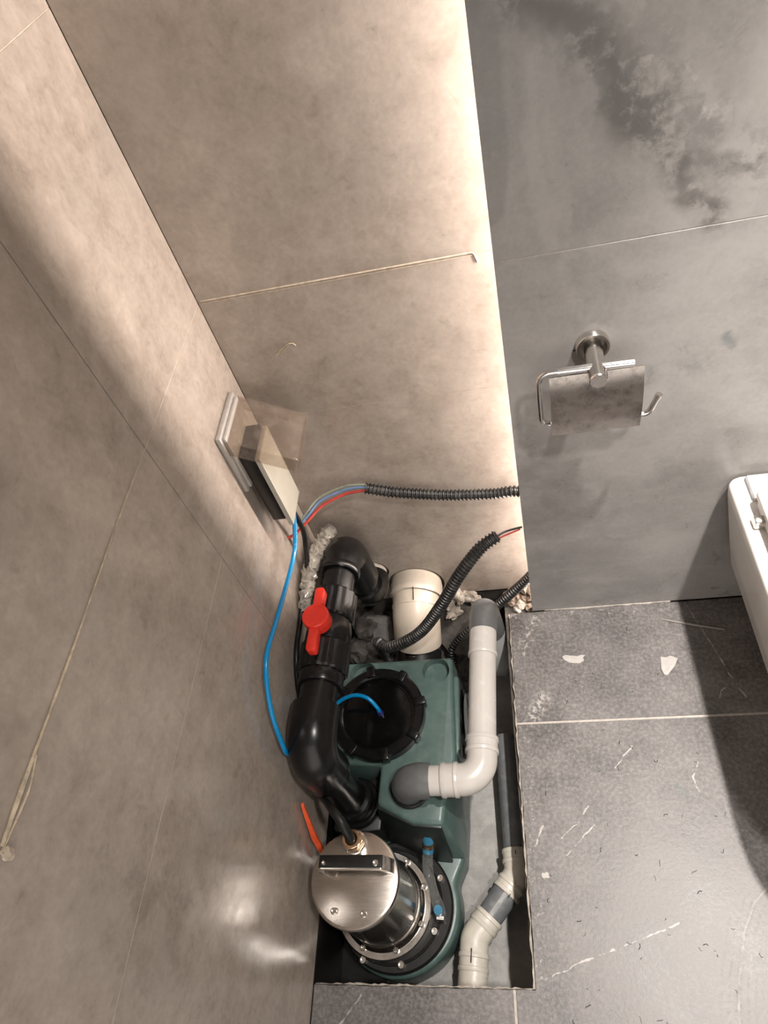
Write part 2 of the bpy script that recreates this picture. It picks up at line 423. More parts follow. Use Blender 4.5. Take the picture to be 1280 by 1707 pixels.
M['ceramicseat'] = plain('white_seat_plastic', (.70, .67, .63), .25, var=.02, scale=8)
M['sideshade'] = plain('grey_side_shade', (.30, .30, .31), .4)
M['wire_red'] = plain('red_wire', (.36, .03, .022), .4)
M['wire_blue'] = plain('blue_wire', (.09, .16, .30), .4)
M['wire_green'] = plain('green_grey_wire', (.16, .19, .14), .4)
M['wire_dark'] = plain('dark_wire', (.02, .018, .018), .4)
M['chip'] = plain('white_paint_chip', (.40, .375, .35), .6, var=.06, scale=80)
M['sliver'] = plain('wood_sliver', (.26, .24, .22), .6)

# ------------------------------------------------------------------ the setting
def structure(o): o['kind'] = 'structure'; return o
def jag(pts, every, amp, keep=()):
    """roughen an outline: split each edge listed in keep into short broken pieces"""
    out = []
    n = len(pts)
    for i in range(n):
        a = Vector(pts[i]+(0,)); b = Vector(pts[(i+1) % n]+(0,)); out.append((a.x, a.y))
        if i in keep:
            L = (b-a).length; k = int(L/every); d = (b-a).normalized(); s = Vector((-d.y, d.x, 0))
            for j in range(1, k):
                q = a+(b-a)*((j+random.uniform(-.3, .3))/k)+s*random.uniform(-amp, amp); out.append((q.x, q.y))
    return out
# floor: concrete around the hole, hole bottom, tiles
fl = structure(obj('floor', MB().box((-.075, YF, -.25), (XR, YB+.04, -.0125)).box((-.56, YF, -.25), (-.075, .112, -.0125)), M['backing'], smooth=0))
obj('pit_floor', MB().box((-.56, .10, -.25), (-.06, 1.03, PIT)), M['pit'], fl, smooth=0, label='grey painted concrete bottom of the floor hole')
obj('shade_sheet', MB().box((-.5085, .1155, PIT), (-.5045, .9, -.0075)), M['rubber'], fl, smooth=0, label='black painted shade below the left wall')  # deep shade of the hole painted as black sheets, wall and bottom
obj('shade_sheet', MB().box((-.507, .115, PIT), (-.40, .80, PIT+.003)), M['rubber'], fl, smooth=0, label='black painted shade on the hole bottom by the left wall')
def floor_tile(poly, keep=(), every=.018, amp=.0012, bevel=.0006):
    return obj('floor_tile', MB().prism(jag(poly, every, amp, keep), -.012, 0), M['floor'], fl, bevel=bevel, bseg=1, smooth=0)
floor_tile([(-.066, .6225), (.80, .6225), (.80, .9085), (-.062, .9085)], keep=(3,))
floor_tile([(-.1065, -.25), (.80, -.25), (.80, .6175), (-.066, .6175), (-.070, .1165), (-.1065, .1165)], keep=(3, 4))
floor_tile([(XL+.002, -.25), (-.1115, -.25), (-.1115, .1165), (XL+.002, .114)], keep=(2,))
floor_tile([(XL+.002, YF), (-.1115, YF), (-.1115, -.2545), (XL+.002, -.2545)])
floor_tile([(-.1065, YF), (.80, YF), (.80, -.2545), (-.1065, -.2545)])
floor_tile([(.805, YF), (XR, YF), (XR, .9085), (.805, .9085)])
for a, b in (((-.066, .6173, -.010), (.80, .6227, -.0012)), ((-.1117, -.25, -.010), (-.1063, .1165, -.0012)), ((XL, -.2547, -.010), (.8, -.2498, -.0012)), ((.7997, YF, -.010), (.8053, .9085, -.0012))):
    obj('grout_line', MB().box(a, b), M['grout_pale'], fl, smooth=0)
# broken pale mortar lip of the cut tile edges
def lip(a, b, w, z0=-.014, z1=-.0012, n=60, side=1):
    a = Vector(a); b = Vector(b); d = (b-a).normalized(); s = Vector((-d.y, d.x, 0))*side; mb = MB(); i0 = []
    left = []; right = []
    for k in range(n+1):
        p = a+(b-a)*(k/n); left.append(p+s*random.uniform(.0, .0012)); right.append(p+s*(w*random.uniform(.35, 1.2)))
    poly = left+right[::-1]
    lo = [(p.x, p.y, z0) for p in poly]; hi = [(p.x, p.y, z1+random.uniform(-.0015, .0009)) for p in poly]
    m = len(poly); vv = lo+hi; ff = []
    for k in range(n):
        A, B, C_, D = k, k+1, m-2-k, m-1-k
        ff += [(m+A, m+B, m+C_, m+D), (A, D, C_, B), (A, B, m+B, m+A), (D, m+D, m+C_, C_)]
    ff += [(0, m, 2*m-1, m-1), (n, n+1, m+n+1, m+n)]
    return mb.add(vv, ff)
obj('chipped_mortar_edge', lip((-.0625, .908, 0), (-.0705, .118, 0), .0045, side=-1), M['mortar'], fl, smooth=0)
obj('chipped_mortar_edge', lip((XL+.004, .1145, 0), (-.073, .117, 0), .0040, side=1), M['mortar'], fl, smooth=0)
obj('pit_lining', MB().box((-.0745, .112, -.218), (-.0715, 1.0, -.013)), M['pitwall'], fl, smooth=0)
obj('pit_lining', MB().box((-.50, .1125, -.218), (-.0715, .1145, -.013)), M['pitwall'], fl, smooth=0)

# left wall
wl = structure(obj('wall_left', MB().box((-.60, YF, -.25), (-.508, YB+.04, ZC)), M['backing'], smooth=0))
g = .0008
zr = [0.0, .7035, .968, 1.394, 2.5]
for k in range(4):
    for y0, y1 in ((YF, .643), (.643, YB)):
        z0 = zr[k] if k or y0 == YF else -.006
        obj('wall_tile', MB().box((-.508, y0+g, z0+g*.6), (XL, y1-g, zr[k+1]-g*.6)), M['beige'], wl, bevel=.0005, bseg=1, smooth=0)
obj('grout_line', MB().box((-.507, .6424, 0), (-.4992, .6436, ZC)), M['grout_dark'], wl, smooth=0)
for z in zr[1:4]:
    obj('grout_line', MB().box((-.507, YF, z-.0006), (-.4986, YB-.001, z+.0006)), M['sealant_pale'], wl, smooth=0)
# peeling bead of sealant on the joint, thick towards the room
pth = []; rr = []
for k in range(41):
    t = k/40; y = .60-.462*t
    pth.append((XL+.0012+.0012*t, y, .9725-.0045*t+.0012*math.sin(9*t)*t)); rr.append(.0004+.0021*t**1.3*(1+.25*math.sin(23*t)))
obj('sealant_bead', MB().tube(pth, rr, 8), M['sealant'], wl)
obj('sealant_bead', MB().tube(smoothpath([(XL+.002, .222, .9665), (XL+.0035, .19, .9612), (XL+.0025, .15, .9640), (XL+.002, .133, .9655)], 6), .0014, 8), M['sealant'], wl)
bm = bmesh.new(); bmesh.ops.create_icosphere(bm, subdivisions=3, radius=.007)
for v in bm.verts: v.co *= 1+.5*noise.noise(v.co*300); v.co = Vector((v.co.x*.35, v.co.y*.8, v.co.z*1.3))+Vector((XL+.002, .135, .957))
obj('sealant_bead', bm, M['sealant_pale'], wl)

# recessed back wall
wb = structure(obj('wall_back', MB().box((-.60, .9905, -.25), (XR, 1.04, ZC)), M['pitwall'], smooth=0))
zb = [.0085, .699, .9715, 2.5]
for k in range(3):
    t = obj('wall_tile', MB().box((XL+.0005, YB, zb[k]+g*.7), (.62, .9905, zb[k+1]-g*.7)), M['beige'], wb, bevel=.0004 if k else 0, bseg=1, smooth=0)
    if k == 0:
        cut(t, MB().lathe([(0, .97), (.0735, .97), (.0735, 1.0), (0, 1.0)], (-.294, 0, .066), 48, 'y'))
        cut(t, MB().lathe([(0, .97), (.044, .97), (.044, 1.0), (0, 1.0)], (-.396, 0, .140), 40, 'y'))
        for p in t.data.polygons: p.use_smooth = False
for z in zb[1:3]:
    obj('grout_line', MB().box((XL+.001, .9806, z-.0007), (.6, .99, z+.0007)), M['sealant_pale'], wb, smooth=0)
obj('sealant_bead', MB().tube(fillet([(XL+.006, YB-.0006, .9735), (-.035, YB-.0006, .9740), (-.0295, YB-.001, .955)], .006, 5), .0011, 8), M['sealant_pale'], wb)
obj('sealant_bead', MB().tube([(XL+.006, YB-.0004, .9690), (-.036, YB-.0004, .9694)], .0007, 8), M['sealant_pale'], wb)
obj('sealant_bead', MB().tube(smoothpath([(-.404, YB-.001, .843), (-.390, YB-.004, .855), (-.374, YB-.004, .8645), (-.366, YB-.002, .8635), (-.362, YB-.001, .857)], 5), .0009, 6), M['sealant'], wb)
obj('sealant_bead', MB().tube(smoothpath([(-.400, YB-.001, .845), (-.388, YB-.003, .851), (-.374, YB-.003, .861)], 5), .0007, 6), M['sealant'], wb)

# marble wall standing in front of the recess
wr = structure(obj('wall_right', MB().box((XP+.0015, YP+.008, .0), (XR, YP+.014, ZC)), M['backing'], smooth=0))
obj('wall_tile', MB().box((XP, YP, .004), (XR, YP+.0085, .9912)), M['marble'], wr, bevel=.0005, bseg=1, smooth=0)
obj('wall_tile', MB().box((XP, YP, .9926), (XR, YP+.0085, ZC)), M['marble'], wr, bevel=.0005, bseg=1, smooth=0)
obj('grout_line', MB().box((XP+.001, YP+.0009, .990), (XR, YP+.008, .994)), M['grout_pale'], wr, smooth=0)
pts = [(XP+.012, YP)]
poly = [(XP+.03+.30*k/24, YP-(.0022+random.uniform(-.0015, .002)) * (1 if 1 < k else .3)) for k in range(25)]
obj('grout_line', MB().prism(poly+[(XP+.33, YP+.002), (XP+.03, YP+.002)], .0, .0045), M['grout_pale'], wr, smooth=0)
structure(obj('wall_side', MB().box((XR, YF, -.02), (XR+.05, YB+.04, ZC)), M['beige'], smooth=0))
structure(obj('wall_front', MB().box((.80, YF-.05, -.02), (XR+.05, YF, 2.15)).box((-.60, YF-.05, 2.15), (XR+.05, YF, ZC)), M['beige'], smooth=0))   # unseen front wall, left open so added world light fills the room
structure(obj('ceiling', MB().box((-.60, YF-.05, ZC), (XR+.05, YB+.06, ZC+.05)), M['ceiling'], smooth=0))

# ------------------------------------------------------------------ lamps of the room, plus an added fill
def downlight(pos, watts, label, size=80, blend=1.0, rad=.03):
    x, y, z = pos
    t = thing('downlight', label, 'lamp', (x, y, ZC))
    obj('trim_ring', MB().ring(.040, .052, ZC-.006, ZC, (x, y)), M['whitebox'], t)
    obj('lens', MB().lathe([(0, ZC-.002), (.0395, ZC-.002), (.0395, ZC-.0005), (0, ZC-.0005)], (x, y, 0), 32), mat_emit('downlight_lens', DOWNLIGHT_COL+(1,), 3), t)
    ld = bpy.data.lights.new('downlight_beam', 'SPOT'); ld.energy = watts; ld.color = DOWNLIGHT_COL
    ld.spot_size = math.radians(size); ld.spot_blend = blend; ld.shadow_soft_size = rad
    lo = bpy.data.objects.new('beam', ld); COL.objects.link(lo); lo.parent = t; lo.location = (0, 0, z-ZC)
downlight(DOWNLIGHT_POS, DOWNLIGHT_W, 'round recessed ceiling downlight above the toilet', 54)
downlight(FILL_POS, FILL_W, 'added unseen fill downlight in front of the toilet', 110, 1.0, .07)  # unseen lamp added to brighten the walls
t = thing('led_strip', 'warm white light strip hidden behind the grey marble wall edge', 'light strip', (.045, .945, .06))
nrm = Vector((-.80, -.60, 0)).normalized(); tan = Vector((-nrm.y, nrm.x, 0)); c0 = Vector((.066, .9535, 0))
def strip(w, d0, d1, z0, z1):
    ps = [c0+tan*w+nrm*d0, c0-tan*w+nrm*d0, c0-tan*w+nrm*d1, c0+tan*w+nrm*d1]
    return MB().prism([(p.x, p.y) for p in ps], z0, z1)
obj('channel', strip(.008, -.005, 0, .06, 2.45), M['bright'], t, smooth=0)
obj('diffuser', strip(.006, 0, .002, .06, 2.45), mat_emit('led_diffuser', LED_COL+(1,), 4.0), t, smooth=0)
ld = bpy.data.lights.new('led_light', 'AREA'); ld.shape = 'RECTANGLE'; ld.size = .012; ld.size_y = 2.39; ld.energy = LED_W; ld.color = LED_COL
lo = bpy.data.objects.new('led_light', ld); COL.objects.link(lo); lo.parent = t
lo.rotation_euler = (-nrm).to_track_quat('Z', 'Y').to_euler(); p_ = c0+nrm*.004; lo.location = (p_.x-.045, p_.y-.945, 1.255-.06)

# ------------------------------------------------------------------ the pump unit in the hole
ZT = .045
T = thing('sewage_lift_pump', 'teal green plastic tank with black screw lid and steel motor in the floor hole', 'pump', (-.36, .45, PIT))
MC = (-.386, .270)                     # motor axis
LC = (-.360, .272); LR = .136          # front lobe of the tank
def arc(c, r, a0, a1, n): return [(c[0]+r*math.cos(math.radians(a0+(a1-a0)*k/n)), c[1]+r*math.sin(math.radians(a0+(a1-a0)*k/n))) for k in range(n+1)]
base = [(-.488, .79), (-.205, .79), (-.205, .45), (-.212, .36)] + arc(LC, LR, 20, -180, 34) + [(-.494, .33)]
base = base[::-1]
obj('tank_base', MB().prism(base, PIT, -.125), M['green'], T, bevel=.010, bseg=3)
top = [(-.486, .775), (-.207, .775), (-.204, .53), (-.228, .435), (-.233, .394), (-.297, .398), (-.377, .436), (-.372, .520), (-.486, .526)]
bot = [(-.490, .79), (-.203, .79), (-.202, .50), (-.204, .42), (-.208, .362), (-.292, .366), (-.388, .415), (-.385, .505), (-.490, .515)]
body = obj('tank_body', MB().loft([(x, y, -.135) for x, y in bot][::-1], [(x, y, ZT) for x, y in top][::-1]), M['green'], T, bevel=.009, bseg=3)
for x, y in ((-.247, .742), (-.428, .744)):
    cut(body, MB().lathe([(0, ZT-.026), (.031, ZT-.026), (.034, ZT+.02), (0, ZT+.02)], (x, y, 0), 40))
cut(body, MB().loft([(x, y, -.06) for x, y in [(-.214, .50), (-.19, .50), (-.19, .56), (-.214, .56)]], [(x, y, ZT+.02) for x, y in [(-.222, .47), (-.19, .47), (-.19, .56), (-.214, .56)]])) if False else None
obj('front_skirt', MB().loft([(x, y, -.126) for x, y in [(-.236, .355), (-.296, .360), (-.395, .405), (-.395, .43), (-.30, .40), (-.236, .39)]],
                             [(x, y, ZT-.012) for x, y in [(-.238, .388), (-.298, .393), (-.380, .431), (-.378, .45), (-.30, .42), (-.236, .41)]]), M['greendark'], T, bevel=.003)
obj('side_ledge', MB().box((-.212, .545, -.02), (-.195, .735, .026)), M['green'], T, bevel=.006, bseg=3)
# screw lid
lx, ly = -.3805, .634
lidr = obj('lid_ring', MB().ring(.086, .110, ZT-.004, ZT+.026, (lx, ly), 64, .004), M['black'], T)
for k in range(8):
    a = math.radians(12+45*k); dr = Vector((math.cos(a), math.sin(a), 0)); ds = Vector((-dr.y, dr.x, 0)); c = Vector((lx, ly, 0))
    ps = [c+dr*.088-ds*.011, c+dr*.1155-ds*.009, c+dr*.1155+ds*.009, c+dr*.088+ds*.011]
    if k != 4: obj('lug', MB().prism([(p.x, p.y) for p in ps], ZT+.002, ZT+.031), M['black'], lidr, bevel=.003)
obj('lid_cover', MB().lathe([(0, ZT+.010), (.078, ZT+.010), (.080, ZT+.014), (.083, ZT+.014), (.084, ZT+.020), (.0865, ZT+.021), (.0865, ZT), (0, ZT)], (lx, ly, 0), 64), M['lidgloss'], T)
fit = obj('air_fitting', MB().lathe([(0, ZT+.009), (.0075, ZT+.009), (.0075, ZT+.016), (.006, ZT+.018), (.006, ZT+.026), (0, ZT+.026)], (-.376, .636, 0), 16), M['bluenub'], T)
# discharge port left of the plate
obj('discharge_port', MB().lathe([(0, -.128), (.052, -.128), (.052, -.045), (.056, -.040), (.056, -.012), (.053, -.008), (.043, -.008), (.043, -.030), (0, -.030)], (-.4395, .4565, 0), 40), M['black'], T)
obj('port_block', MB().prism([(-.492, .50), (-.492, .40), (-.46, .392), (-.382, .40), (-.376, .518)][::-1], -.13, -.022), M['rubber'], T, bevel=.006)
# vent socket ring on the plate
obj('vent_socket', MB().ring(.034, .042, ZT-.004, ZT+.014, (-.303, .4655), 36), M['rubber'], T)
# blind cap on the right flank
obj('side_cap', MB().lathe([(0, -.206), (.075, -.206), (.082, -.200), (.082, -.192), (.070, -.188), (.066, -.190), (0, -.190)], (0, .655, -.075), 48, 'x'), M['black'], T)
# inlet collar behind the tank
obj('inlet_collar', MB().tube([(-.305, .775, -.070), (-.303, .842, -.035)], .057, 40), M['rubber'], T)
# pump head
obj('rubber_gasket', MB().ring(.05, .128, -.127, -.112, (-.364, .270), 64, .004), M['rubber'], T)
obj('gasket_groove', MB().ring(.108, .114, -.113, -.1095, (-.372, .271), 64, .001), M['black'], T)
obj('motor_flange', MB().ring(.05, .106, -.112, -.098, MC, 64, .0025), M['bright'], T)
def bolt(name, x, y, z, r, parent, m=None):
    b = obj(name, MB().lathe([(0, z-.004), (r, z-.004), (r, z+.006), (r*.82, z+.0075), (r*.55, z+.0075), (r*.5, z+.003), (0, z+.003)], (x, y, 0), 18), m or M['bright'], parent)
    return b
for x, y in ((-.426, .187), (-.355, .184), (-.301, .232), (-.297, .303), (-.335, .352), (-.41, .361), (-.465, .318), (-.474, .245)):
    bolt('flange_bolt', x, y, -.098, .0062, T)
for x, y in ((-.428, .167), (-.346, .160), (-.276, .221), (-.263, .322)):
    bolt('gasket_bolt', x, y, -.112, .0080, T)
house = obj('motor_housing', MB().lathe([(0, -.10), (.092, -.10), (.092, -.094), (.086, -.088), (.0825, -.078), (.0825, .146), (0, .146)], MC+(0,), 64), M['steel'], T)
obj('weld_bead', MB().ring(.081, .0845, -.060, -.057, MC, 64, .001), M['darksteel'], house)
capo = obj('motor_cap', MB().lathe([(0, .138), (.0845, .138), (.0865, .141), (.0865, .150), (.0845, .1545), (.080, .1565), (0, .158)], MC+(0,), 72), M['cap'], T)
for x, y in ((-.420, .2145), (-.363, .2105)):
    bolt('cap_bolt', x, y, .157, .0056, capo)
# carry handle: a bent bar along X
hx0, hx1, hy, hz = -.456, -.312, .290, .157
prof = [(hx0, hz), (hx0+.004, hz+.028), (hx0+.012, hz+.036), (hx1-.014, hz+.036), (hx1-.006, hz+.028), (hx1+.004, hz), (hx1-.010, hz), (hx1-.020, hz+.024), (hx1-.026, hz+.028), (hx0+.022, hz+.028), (hx0+.017, hz+.024), (hx0+.012, hz)]
hm = MB().loft([(x, hy-.013, z) for x, z in prof], [(x, hy+.013, z) for x, z in prof])
hnd = obj('carry_handle', hm, M['bright'], T, bevel=.002)
obj('handle_reflection', MB().loft([(x, y, hz+.0355) for x, y in [(hx0+.009, hy-.010), (hx1-.011, hy-.010), (hx1-.011, hy+.0125), (hx0+.009, hy+.0125)]],
                          [(x, y, hz+.038) for x, y in [(hx0+.011, hy-.0095), (hx1-.013, hy-.0095), (hx1-.013, hy+.012), (hx0+.011, hy+.012)]]), M['rubber'], hnd, bevel=.001)  # black sheet paints the dark reflection on the handle top
bolt('handle_bolt', hx1-.024, hy-.002, hz+.036, .006, hnd); bolt('handle_bolt', hx0+.02, hy-.002, hz+.036, .004, hnd)
# cable gland
gx, gy = -.386, .330
gl = obj('cable_gland', MB().lathe([(0, .155), (.0225, .155), (.0225, .171), (.0205, .173), (0, .173)], (gx, gy, 0), 32), M['bright'], T)
hexp = [(.0200*math.cos(PI/3*k), .0200*math.sin(PI/3*k)) for k in range(6)]
obj('gland_nut', MB().prism([(gx+x, gy+y) for x, y in hexp], .173, .184), M['brass'], gl, bevel=.0012)
obj('gland_rim', MB().ring(.0110, .0178, .184, .197, (gx, gy), 28, .0012), M['brass'], gl)

# motor cable: from the gland behind the black pipe and up the left wall to the controller
c = obj('power_cable', MB().tube(smoothpath([(gx, gy, .170), (gx, gy, .205), (-.398, .352, .235), (-.428, .385, .230), (-.468, .43, .17), (-.488, .52, .20), (-.4895, .587, .300), (-.4895, .65, .342), (-.4895, .719, .346), (-.486, .775, .355), (-.477, .835, .378), (-.471, .868, .42), (-.463, .875, .465), (-.458, .868, .515), (-.456, .862, .555)], 10), [.0092]*20+[.0092-.0036*min(1, k/20) for k in range(121)], 12), M['rubber'])
tag(c, 'black round power cable rising from the steel motor along the left wall', 'cable')

# ------------------------------------------------------------------ black discharge pipe with ball valve
D = thing('discharge_pipe', 'black plastic pressure pipe with red valve handle along the left wall', 'pipe', (-.438, .45, -.03))
A0 = Vector((-.4385, .447, .34)); A1 = Vector((-.413, .885, .34)); ad = (A1-A0).normalized()
def ax(y): return A0 + ad*((y-A0.y)/ad.y)
obj('riser', MB().tube([(-.4395, .4565, -.028), (-.4390, .449, .25)], .0375, 36), M['blackpipe'], D)
obj('coupling_nut', MB().tube([(-.4395, .455, .0), (-.4395, .455, .003), (-.4394, .454, .03), (-.4394, .454, .034)], [.043, .046, .046, .042], 36), M['blackpipe'], D)
el = fillet([(-.4388, .4475, .235), A0, ax(.535)], .052, 12)
obj('elbow', MB().tube([el[0]]+el[1:-1]+[el[-1]], .0475, 36), M['blackpipe'], D)
obj('elbow_rim', MB().tube([(-.4389, .448, .222), (-.4389, .448, .238)], .0485, 36), M['blackpipe'], D)
obj('pipe', MB().tube([ax(.52), ax(.62)], .0375, 36), M['blackpipe'], D)
def nut(y0, y1, r, ribs=16):
    mb = MB(); seg = ribs*4; ring0 = []
    hs = [(y0, .93), (y0+.004, 1.0), (y1-.004, 1.0), (y1, .93)]
    w = ad.cross(Vector((0, 0, 1))).normalized(); u = Vector((0, 0, 1)); vv = []
    for y, s in hs:
        for k in range(seg):
            rr_ = r*s*(1.0 if k % 4 < 2 else .955); a = 2*PI*k/seg; vv.append(ax(y)+(u*math.cos(a)+w*math.sin(a))*rr_)
    ff = [tuple(range(seg))[::-1], tuple(3*seg+k for k in range(seg))]
    for i in range(3):
        for k in range(seg): ff.append((i*seg+k, i*seg+(k+1) % seg, (i+1)*seg+(k+1) % seg, (i+1)*seg+k))
    return mb.add(vv, ff)
obj('union_nut', nut(.602, .665, .052), M['blackpipe'], D)
obj('union_collar', MB().tube([ax(.575), ax(.579), ax(.606), ax(.61)], [.043, .0455, .0455, .043], 36), M['blackpipe'], D)
vb = obj('valve_body', MB().tube([ax(.66), ax(.675), ax(.70), ax(.725)], [.043, .0475, .0475, .042], 36), M['blackpipe'], D)
obj('union_nut', nut(.722, .788, .049), M['blackpipe'], D)
obj('pipe', MB().tube([ax(.785), ax(.885)], .0365, 36), M['blackpipe'], D)
el = fillet([ax(.845), ax(.915)+Vector((0, .0, .002)), (-.402, .912, .215)], .046, 12)
obj('elbow', MB().tube(el, .0445, 36), M['blackpipe'], D)
obj('elbow_rim', MB().tube([ax(.838), ax(.842), ax(.852), ax(.856)], [.0445, .0465, .0465, .0445], 36), M['blackpipe'], D)
obj('pipe', MB().tube([(-.404, .912, .24), (-.398, .912, .165)], .0365, 32), M['blackpipe'], D)
el = fillet([(-.399, .912, .185), (-.396, .912, .140), (-.396, .968, .140)], .036, 10)
obj('elbow', MB().tube(el, .0425, 32), M['blackpipe'], D)
obj('elbow_rim', MB().tube([(-.3995, .912, .182), (-.399, .912, .188)], .0445, 32), M['blackpipe'], D)
obj('wall_sleeve', MB().tube([(-.396, .966, .140), (-.396, .9895, .140)], .0385, 32), M['mortar'], D)
# valve stem and red handle
vc = Vector((-.4285, .690, 0)); 
obj('valve_stem', MB().lathe([(0, .37), (.022, .37), (.022, .396), (0, .396)], (vc.x, vc.y, 0), 24), M['blackpipe'], D)
hn = obj('valve_handle', MB().lathe([(0, .392), (.0265, .392), (.0275, .394), (.0275, .423), (.0255, .4255), (.0205, .4255), (.0200, .4245), (0, .4245)], (vc.x, vc.y, 0), 40), M['red'], D, label='red butterfly valve handle')
for sgn in (1, -1):
    d = Vector((.035*sgn, 1.0*sgn, 0)).normalized(); s = Vector((-d.y, d.x, 0)); cv = vc
    ln = .062 if sgn > 0 else .070
    ps = [cv+d*.018-s*.0095, cv+d*ln-s*.0105, cv+d*(ln+.006)-s*.007, cv+d*(ln+.006)+s*.007, cv+d*ln+s*.0105, cv+d*.018+s*.0095]
    wing = obj('wing', MB().loft([(p.x, p.y, .398) for p in ps], [(p.x, p.y, .4215) for p in ps]), M['red'], hn, bevel=.003)
    ps = [cv+d*.024-s*.0015, cv+d*(ln-.004)-s*.0012, cv+d*(ln-.004)+s*.0012, cv+d*.024+s*.0015]

# red-orange sleeve piece between pump and wall
c = obj('orange_sheath_strip', MB().loft([(x, y, z) for x, y, z in [(-.494, .395, .20), (-.489, .398, .20), (-.484, .362, .12), (-.478, .338, .055), (-.488, .334, .052), (-.494, .356, .118)]],
     [(x+.0015, y-.007, z) for x, y, z in [(-.494, .395, .20), (-.489, .398, .20), (-.484, .362, .12), (-.478, .338, .055), (-.488, .334, .052), (-.494, .356, .118)]]), M['orange'], bevel=.0004, bseg=1)
tag(c, 'orange-red plastic strip squeezed between steel motor and left wall', 'strip')

# ------------------------------------------------------------------ white vent pipe
Vp = thing('vent_pipe', 'white plastic pipe with grey rubber elbows crossing right of the green tank', 'pipe', (-.12, .868, PIT))
zv = .100
P0 = Vector((-.1215, .868, zv)); P1 = Vector((-.1425, .466, zv)); vd = (P1-P0).normalized()
def vx(y): return P0+vd*((y-P0.y)/vd.y)
obj('pipe', MB().tube([vx(.80), vx(.53)], .0305, 36), M['pvc'], Vp)
obj('coupling', sleeve(vx(.828), vx(.742), .0320, .0022), M['pvc'], Vp)
ge = fillet([vx(.806), P0+Vector((0, .006, 0)), (-.113, .874, -.015)], .036, 12)
obj('rubber_elbow', MB().tube([ge[0]]+ge[1:], [.0335]+[.0355]*(len(ge)-2)+[.0345], 36), M['greyrubber'], Vp)
obj('drop_pipe', MB().tube([(-.1135, .874, -.005), (-.109, .874, -.10), (-.1075, .874, -.150), (-.107, .874, -.166), (-.107, .874, -.170), (-.107, .874, PIT)], [.0325, .036, .040, .0425, .030, .030], 36), M['palegrey'], Vp)
we = fillet([vx(.545), P1, (-.222, .465, zv)], .044, 14)
obj('elbow', MB().tube(we, .0325, 36), M['pvc'], Vp)
obj('socket', sleeve(vx(.552), vx(.518), .0338, .0020), M['pvc'], Vp)
obj('socket', sleeve((-.190, .4655, zv), (-.226, .4652, zv), .0338, .0020), M['pvc'], Vp)
obj('pipe', MB().tube([(-.215, .4653, zv), (-.262, .465, zv)], .0305, 36), M['pvc'], Vp)
ge = fillet([(-.250, .4652, zv), (-.303, .4652, zv+.001), (-.303, .4655, ZT+.004)], .036, 12)
obj('rubber_elbow', MB().tube(ge, [.0355]+[.037]*(len(ge)-2)+[.0345], 36), M['greyrubber'], Vp)

# ------------------------------------------------------------------ drain pipe lying on the hole bottom
Dp = thing('drain_pipe', 'grey and white jointed drain pipe lying on the hole bottom beside the floor edge', 'pipe', (-.15, .35, PIT))
zd = -.157; r_ = .0295
obj('pipe', MB().tube([(-0.1027, 0.6488, zd), (-0.0968, 0.3785, zd)], .0275, 32), M['greypipe'], Dp)
e1 = fillet([(-0.0968, 0.3853, zd), (-0.0955, 0.3391, zd), (-0.1268, 0.3018, zd)], .03, 8)
obj('elbow', MB().tube(e1, .0305, 32), M['pvcdusty'], Dp)
obj('socket', sleeve((-0.0969, 0.3893, zd), (-0.0963, 0.3598, zd), .0310, .0018), M['pvcdusty'], Dp)
obj('socket', sleeve((-0.1096, 0.3224, zd), (-0.1273, 0.3013, zd), .0310, .0018), M['pvcdusty'], Dp)
obj('pipe', MB().tube([(-0.1180, 0.3121, zd), (-0.1750, 0.2438, zd)], .0280, 32), M['greypipe'], Dp)
e2 = fillet([(-0.1632, 0.2580, zd), (-0.1981, 0.2163, zd), (-0.2025, 0.1474, zd)], .035, 8)
obj('elbow', MB().tube(e2, .0305, 32), M['pvcdusty'], Dp)
obj('socket', sleeve((-0.1627, 0.2587, zd), (-0.1809, 0.2369, zd), .0310, .0018), M['pvcdusty'], Dp)
obj('socket', sleeve((-0.2000, 0.1887, zd), (-0.2027, 0.1553, zd), .0310, .0018), M['pvcdusty'], Dp)
obj('pipe', MB().tube([(-0.2025, 0.1622, zd), (-0.2059, 0.1140, zd)], .0305, 32), M['pvcdusty'], Dp)
obj('marker_line', MB().tube([(-0.2010, 0.1946, zd+.0325), (-0.2030, 0.1691, zd+.0325)], .0013, 6), M['mark'], Dp)
obj('marker_line', MB().tube([(-0.1140, 0.2949, zd+.0315), (-0.1194, 0.2885, zd+.0308)], .0010, 6), M['mark'], Dp)
obj('marker_line', MB().tube([(-0.0968, 0.3824, zd+.0330), (-0.0968, 0.3735, zd+.0330)], .0010, 6), M['mark'], Dp)
obj('glue_streak', MB().tube([(-0.1214, 0.3052, zd+.0275), (-0.1602, 0.2585, zd+.0275)], .0012, 6), M['chip'], Dp)

